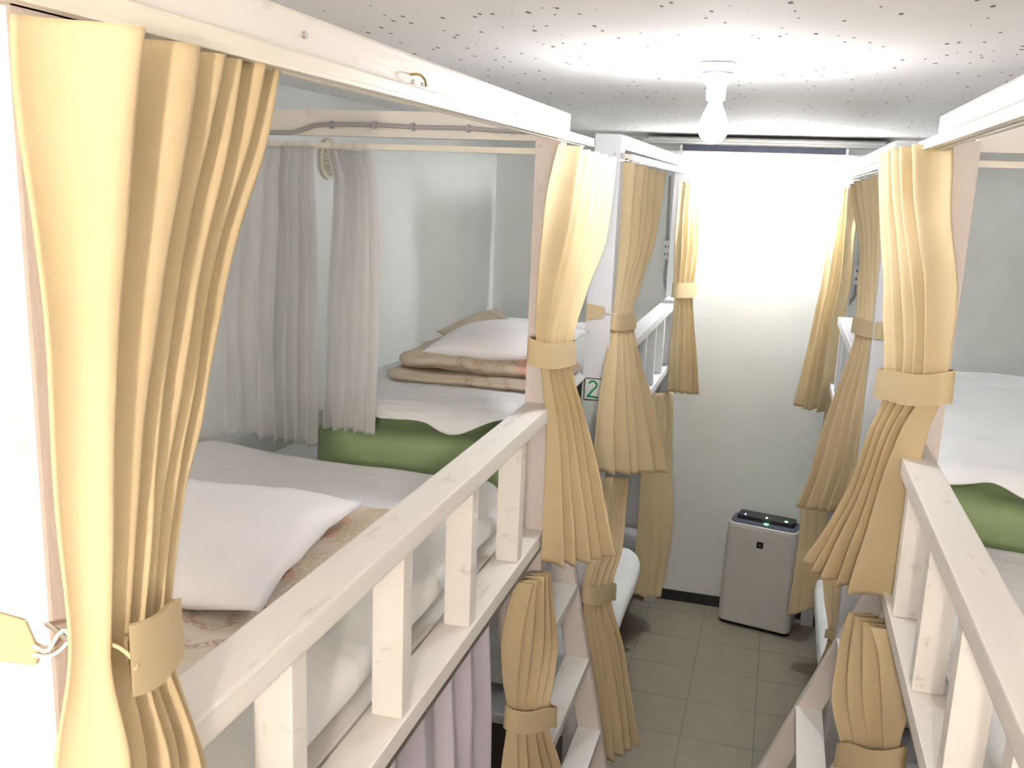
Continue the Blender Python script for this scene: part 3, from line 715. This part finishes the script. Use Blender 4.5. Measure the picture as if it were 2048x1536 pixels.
curtain('olive lower curtain hanging straight at the far left corner', R['l3'], 3, 31, group=G2, gliders=False)
curtain('lower right curtain bunched by a band under the near right deck', R['r1'], 4, 34, rise=0.3, tie=tie_from(R['r1'], 3, 1.12, 0.030, 0.062, 0.0, 0.0), group=G2, gliders=False, per=20)
curtain('lower right curtain tied thin behind the leaning ladder', R['r2'], 4, 37, rise=0.3, tie=tie_from(R['r2'], 2, 1.12, 0.016, 0.03, 0.0, 0.0), group=G2, gliders=False)
curtain('olive lower curtain beside the air purifier', R['r3'], 3, 40, rise=0.3, group=G2, gliders=False)
# white inner curtains on the divider
GW = 'white inner curtains'
wr = [(-1.345, 2.155, 2.352, -1.135, 2.155, 2.352, 0.012), (-1.365, 2.155, 2.26, -1.135, 2.155, 2.26, 0.014), (-1.40, 2.155, 1.95, -1.130, 2.155, 1.95, 0.018), (-1.415, 2.155, 1.592, -1.132, 2.155, 1.590, 0.020)]
curtain('white satin curtain hanging full length beside the round vent', wr, 7, 44, 'sheer', group=GW, per=16, rise=0.5)
wr = [(-1.105, 2.158, 2.352, -0.985, 2.158, 2.352, 0.016), (-1.088, 2.158, 2.27, -0.962, 2.158, 2.27, 0.013), (-1.105, 2.158, 1.95, -0.958, 2.158, 1.95, 0.016), (-1.120, 2.158, 1.640, -0.968, 2.158, 1.632, 0.018)]
curtain('narrow white curtain hanging over the green mattress end', wr, 5, 47, 'sheer', group=GW, per=16, rise=0.5)
wr = [(-0.545, 0.75, 1.388, -0.540, 1.845, 1.388, 0.012), (-0.545, 0.75, 1.15, -0.535, 1.85, 1.15, 0.020), (-0.545, 0.75, 0.8, -0.530, 1.86, 0.8, 0.026), (-0.545, 0.75, 0.46, -0.530, 1.85, 0.46, 0.028)]
curtain('lilac white curtain drawn below the near left deck', wr, 9, 50, 'lilac', group=GW, per=14, rise=0.5)
wr = [(0.325, 0.6, 1.388, 0.322, 1.60, 1.388, 0.012), (0.325, 0.6, 1.15, 0.318, 1.62, 1.15, 0.020), (0.325, 0.6, 0.46, 0.315, 1.62, 0.46, 0.028)]
curtain('lilac white curtain drawn below the near right deck', wr, 9, 53, 'lilac', group=GW, per=14, rise=0.5)

# loose tieback straps pinned on the posts
t = thing('tieback_strap', 'loose golden tieback strap pinned flat on the near left post', 'strap', (-0.53, 0.526, 1.93))
prism('strap', [(-0.575, 1.952), (-0.520, 1.947), (-0.508, 1.921), (-0.512, 1.912), (-0.575, 1.907)], 'y', 0.5255, 0.5295, M['curtain'], t, 0.0012)
tube('cord_loop', [(-0.511, 0.525, 1.929), (-0.495, 0.521, 1.930), (-0.484, 0.520, 1.944), (-0.477, 0.520, 1.950), (-0.474, 0.521, 1.944), (-0.484, 0.522, 1.932), (-0.497, 0.523, 1.924), (-0.511, 0.525, 1.922)], 0.0016, M['track'], t, 6)
tube('hook', [(-0.502, 0.530, 1.946), (-0.485, 0.522, 1.947), (-0.472, 0.519, 1.944), (-0.470, 0.520, 1.952)], 0.0022, M['metal'], t, 6)
t = thing('tieback_strap', 'loose khaki tieback strap pinned above the number card', 'strap', (-0.55, 2.917, 1.9))
prism('strap', [(-0.580, 1.922), (-0.522, 1.916), (-0.518, 1.900), (-0.524, 1.878), (-0.580, 1.868)], 'y', 2.9155, 2.9195, M['curtain'], t, 0.0012)
tube('cord_loop', [(-0.519, 2.915, 1.897), (-0.508, 2.914, 1.897), (-0.498, 2.916, 1.894)], 0.002, M['track'], t, 6)

# number card
t = thing('number_card', 'white card with green hand-painted 2 on the white post', 'sign', (-0.543, 2.9185, 1.61))
cx0, cx1, cz0, cz1 = -0.573, -0.514, 1.610, 1.683
box('card', cx0, cx1, 2.9175, 2.9195, cz0, cz1, M['paper'], t, 0.0003)
for (a, b, c, d) in ((cx0, cx1, cz1 - 0.003, cz1), (cx0, cx1, cz0, cz0 + 0.0025), (cx0, cx0 + 0.0025, cz0, cz1), (cx1 - 0.003, cx1, cz0, cz1)):
    box('border_line', a, b, 2.9168, 2.9174, c, d, M['ink'], t, 0)
def stroke2():
    pts = []
    cxx, czz, r = -0.5445, 1.6605, 0.0125
    for k in range(11):
        a = math.radians(165 - k * 19.5); pts.append((cxx + r * math.cos(a), czz + r * math.sin(a)))
    pts += [(-0.5455, 1.6415), (-0.5530, 1.6300), (-0.5590, 1.6225)]
    return pts
bm = bmesh.new()
def ribbon(bm, pts, wdt, y0, y1):
    Lf, Rt = [], []
    for i, p in enumerate(pts):
        a = pts[max(i - 1, 0)]; b = pts[min(i + 1, len(pts) - 1)]
        dx, dz = b[0] - a[0], b[1] - a[1]; l = math.hypot(dx, dz) or 1; nx, nz = -dz / l * wdt / 2, dx / l * wdt / 2
        Lf.append((p[0] + nx, p[1] + nz)); Rt.append((p[0] - nx, p[1] - nz))
    for i in range(len(pts) - 1):
        q = [Lf[i], Lf[i + 1], Rt[i + 1], Rt[i]]
        A = [bm.verts.new((x, y0, z)) for x, z in q]; B = [bm.verts.new((x, y1, z)) for x, z in q]
        bm.faces.new(A[::-1]); bm.faces.new(B)
        for k in range(4): bm.faces.new((A[k], A[(k + 1) % 4], B[(k + 1) % 4], B[k]))
ribbon(bm, stroke2(), 0.0062, 2.9166, 2.9174); ribbon(bm, [(-0.5625, 1.6225), (-0.5250, 1.6200)], 0.0062, 2.9164, 2.9174)
bm_obj('digit', bm, M['greenink'], t)['label'] = 'green painted numeral 2'

# ------------------------------------------------------------------ divider cable, vent, outlets
t = thing('cable', 'grey cable clipped along the divider beam in the left bunk', 'cable', (-0.95, 2.165, 2.40))
tube('cord', [(-1.285, 2.164, 2.386), (-1.20, 2.164, 2.388), (-1.16, 2.164, 2.398), (-1.115, 2.164, 2.408), (-0.99, 2.164, 2.410), (-0.87, 2.164, 2.407), (-0.75, 2.164, 2.407), (-0.66, 2.164, 2.403), (-0.575, 2.164, 2.402)], 0.0055, M['cable'], t, 8)
for x, z in ((-1.09, 2.408), (-0.975, 2.410), (-0.875, 2.4075), (-0.735, 2.4065)):
    box('cable_clip', x - 0.003, x + 0.003, 2.156, 2.170, z - 0.009, z + 0.009, M['cable'], t, 0.001)
t = thing('vent_cover', 'round beige louvred vent between the white curtains', 'vent', (WL, 3.045, 2.35))
def disc_x(name, r0, r1, x0, x1, c, m, parent, seg=36):
    bm = bmesh.new(); R4 = []
    for (x, r) in ((x0, r1), (x1, r1), (x1, r0), (x0, r0)):
        R4.append([bm.verts.new((x, c[0] + r * math.cos(2 * math.pi * k / seg), c[1] + r * math.sin(2 * math.pi * k / seg))) for k in range(seg)])
    for a in range(4):
        for k in range(seg): bm.faces.new((R4[a][k], R4[a][(k + 1) % seg], R4[(a + 1) % 4][(k + 1) % seg], R4[(a + 1) % 4][k]))
    return bm_obj(name, bm, m, parent)
disc_x('rim', 0.056, 0.070, WL + 0.001, WL + 0.012, (3.045, 2.345), M['beige'], t)
disc_x('back_plate', 0.001, 0.058, WL + 0.001, WL + 0.004, (3.045, 2.345), M['logogrey'], t)
for k in range(-3, 4):
    z = 2.345 + k * 0.0155; hw = math.sqrt(max(0.0, 0.056 ** 2 - (k * 0.0155) ** 2))
    prism('slat', [(WL + 0.004, z + 0.006), (WL + 0.014, z - 0.006), (WL + 0.0155, z - 0.004), (WL + 0.0055, z + 0.008)], 'y', 3.045 - hw, 3.045 + hw, M['beige'], t, 0)
def outlet(x, z, label, cab):
    t = thing('power_outlet', label, 'outlet', (x, YB, z))
    p = box('plate', x - 0.026, x + 0.026, YB - 0.022, YB - 0.001, z - 0.05, z + 0.05, M['plastic'], t, 0.003)
    for dz in (-0.022, 0.018):
        for dx in (-0.008, 0.008): box('slot', x + dx - 0.003, x + dx + 0.003, YB - 0.0235, YB - 0.0222, z + dz - 0.006, z + dz + 0.006, M['darkgrey'], p, 0)
    for c in cab: tube('cable', c, 0.007, M['cable'], t, 8)
    return t
outlet(-0.585, 1.975, 'white wall outlet on the back wall at the left with grey cable', [
    [(-0.597, YB - 0.010, 2.36), (-0.595, YB - 0.010, 2.28), (-0.592, YB - 0.010, 2.15), (-0.588, YB - 0.010, 2.027)],
    [(-0.585, YB - 0.010, 1.924), (-0.588, YB - 0.010, 1.86), (-0.584, YB - 0.012, 1.80), (-0.565, YB - 0.015, 1.745), (-0.535, YB - 0.018, 1.70)]])
outlet(0.382, 1.905, 'white wall outlet on the back wall at the right with plug and cable', [
    [(0.402, YB - 0.010, 2.33), (0.400, YB - 0.010, 2.20), (0.394, YB - 0.010, 2.06), (0.385, YB - 0.010, 1.957)],
    [(0.382, YB - 0.012, 1.852), (0.381, YB - 0.013, 1.80), (0.362, YB - 0.014, 1.765), (0.338, YB - 0.015, 1.735)]])

# ------------------------------------------------------------------ air conditioner
t = thing('air_conditioner', 'long slim white air conditioner above the back wall', 'air conditioner', (-0.13, 4.9, 2.43))
ax0, ax1 = -0.69, 0.42
prism('body', [(YB - 0.002, 2.548), (4.83, 2.548), (4.805, 2.540), (4.795, 2.515), (4.835, 2.505), (4.86, 2.475), (YB - 0.002, 2.470)], 'x', ax0, ax1, M['plastic'], t, 0.003)
box('front_trim', ax0, ax1, 4.786, 4.800, 2.526, 2.532, M['plastic'], t, 0.002)
box('air_outlet', ax0 + 0.17, ax1 - 0.17, 4.820, 4.848, 2.478, 2.507, M['darkgrey'], t, 0.001)
prism('louvre_flap', [(4.80, 2.474), (4.83, 2.455), (4.95, 2.452), (4.95, 2.458), (4.835, 2.462), (4.806, 2.480)], 'x', ax0 + 0.02, ax1 - 0.06, M['plastic'], t, 0.001)
for x in (ax0 + 0.16, ax1 - 0.172): box('outlet_divider', x, x + 0.012, 4.812, 4.822, 2.478, 2.507, M['plastic'], t, 0.001)
box('filter_strip', -0.05, 0.225, 4.90, 4.94, 2.444, 2.4515, M['cable'], t, 0.001)
for a, b in ((ax0 - 0.03, ax0), (ax1, ax1 + 0.03)):
    prism('end_cap', [(YB - 0.002, 2.548), (4.84, 2.546), (4.81, 2.535), (4.81, 2.50), (4.85, 2.46), (YB - 0.002, 2.455)], 'x', a, b, M['plastic'], t, 0.004)

# ------------------------------------------------------------------ air purifier
t = thing('air_purifier', 'white air purifier with black control top on the floor by the back wall', 'air purifier', (0.05, 4.92, 0))
PM = Matrix.Translation((0.052, 4.928, 0)) @ Matrix.Rotation(-0.205, 4, 'Z')
def round_rect(hx, hy, r, n=7):
    pts = []
    for sx, sy, a0 in ((1, 1, 0), (-1, 1, 90), (-1, -1, 180), (1, -1, 270)):
        for k in range(n + 1):
            a = math.radians(a0 + 90 * k / n); pts.append((sx * (hx - r) + r * math.cos(a), sy * (hy - r) + r * math.sin(a)))
    return pts
def loft(name, secs, m, parent, smooth=False):
    bm = bmesh.new(); R_ = []
    for (hx, hy, r, z, oy) in secs:
        R_.append([bm.verts.new(PM @ Vector((x, y + oy, z))) for x, y in round_rect(hx, hy, r)])
    n = len(R_[0])
    for i in range(len(R_) - 1):
        for k in range(n): bm.faces.new((R_[i][k], R_[i][(k + 1) % n], R_[i + 1][(k + 1) % n], R_[i + 1][k]))
    bm.faces.new(R_[0][::-1]); bm.faces.new(R_[-1])
    return bm_obj(name, bm, m, parent, smooth)
loft('base', [(0.188, 0.086, 0.035, 0.0, 0), (0.190, 0.088, 0.036, 0.018, 0)], M['black'], t)
loft('body', [(0.190, 0.090, 0.036, 0.018, 0), (0.193, 0.093, 0.037, 0.030, 0), (0.190, 0.092, 0.037, 0.30, 0), (0.184, 0.088, 0.036, 0.555, 0), (0.181, 0.085, 0.035, 0.572, 0), (0.176, 0.080, 0.033, 0.575, 0)], M['greyplastic'], t)
tp = loft('top_panel', [(0.174, 0.078, 0.032, 0.5755, 0), (0.172, 0.076, 0.032, 0.581, 0)], M['darkgrey'], t)
loft('control_panel', [(0.150, 0.048, 0.014, 0.5815, 0.022), (0.150, 0.046, 0.014, 0.600, 0.024), (0.147, 0.043, 0.012, 0.604, 0.025)], M['black'], t)
def on_purifier(name, x0, x1, y0, y1, z0, z1, m, parent=t):
    o = box(name, x0, x1, y0, y1, z0, z1, m, None, 0.0005)
    o.data.transform(PM); o.parent = parent; o.matrix_parent_inverse = Matrix.Translation(-Vector(parent.location)); return o
on_purifier('indicator_light', -0.112, -0.105, -0.012, 0.000, 0.6042, 0.606, M['ledblue'])
on_purifier('indicator_light', 0.000, 0.008, -0.008, 0.004, 0.6042, 0.606, M['ledgreen'])
on_purifier('indicator_light', 0.000, 0.022, -0.044, -0.034, 0.5812, 0.5832, M['ledgreen'])
on_purifier('indicator_light', 0.100, 0.113, -0.014, 0.002, 0.6042, 0.606, M['ledgreen'])
bd = on_purifier('emblem', -0.017, 0.017, -0.0945, -0.0875, 0.462, 0.496, M['black'])
on_purifier('emblem_mark', -0.003, 0.003, -0.0955, -0.0945, 0.4755, 0.4825, M['logogrey'])
for k, (a, b) in enumerate(((-0.030, -0.026), (-0.023, -0.019), (-0.016, -0.012), (-0.009, -0.005), (-0.002, 0.002), (0.005, 0.009))):
    on_purifier('maker_print', a, b, -0.0935, -0.0905, 0.116, 0.1215, M['logogrey'])
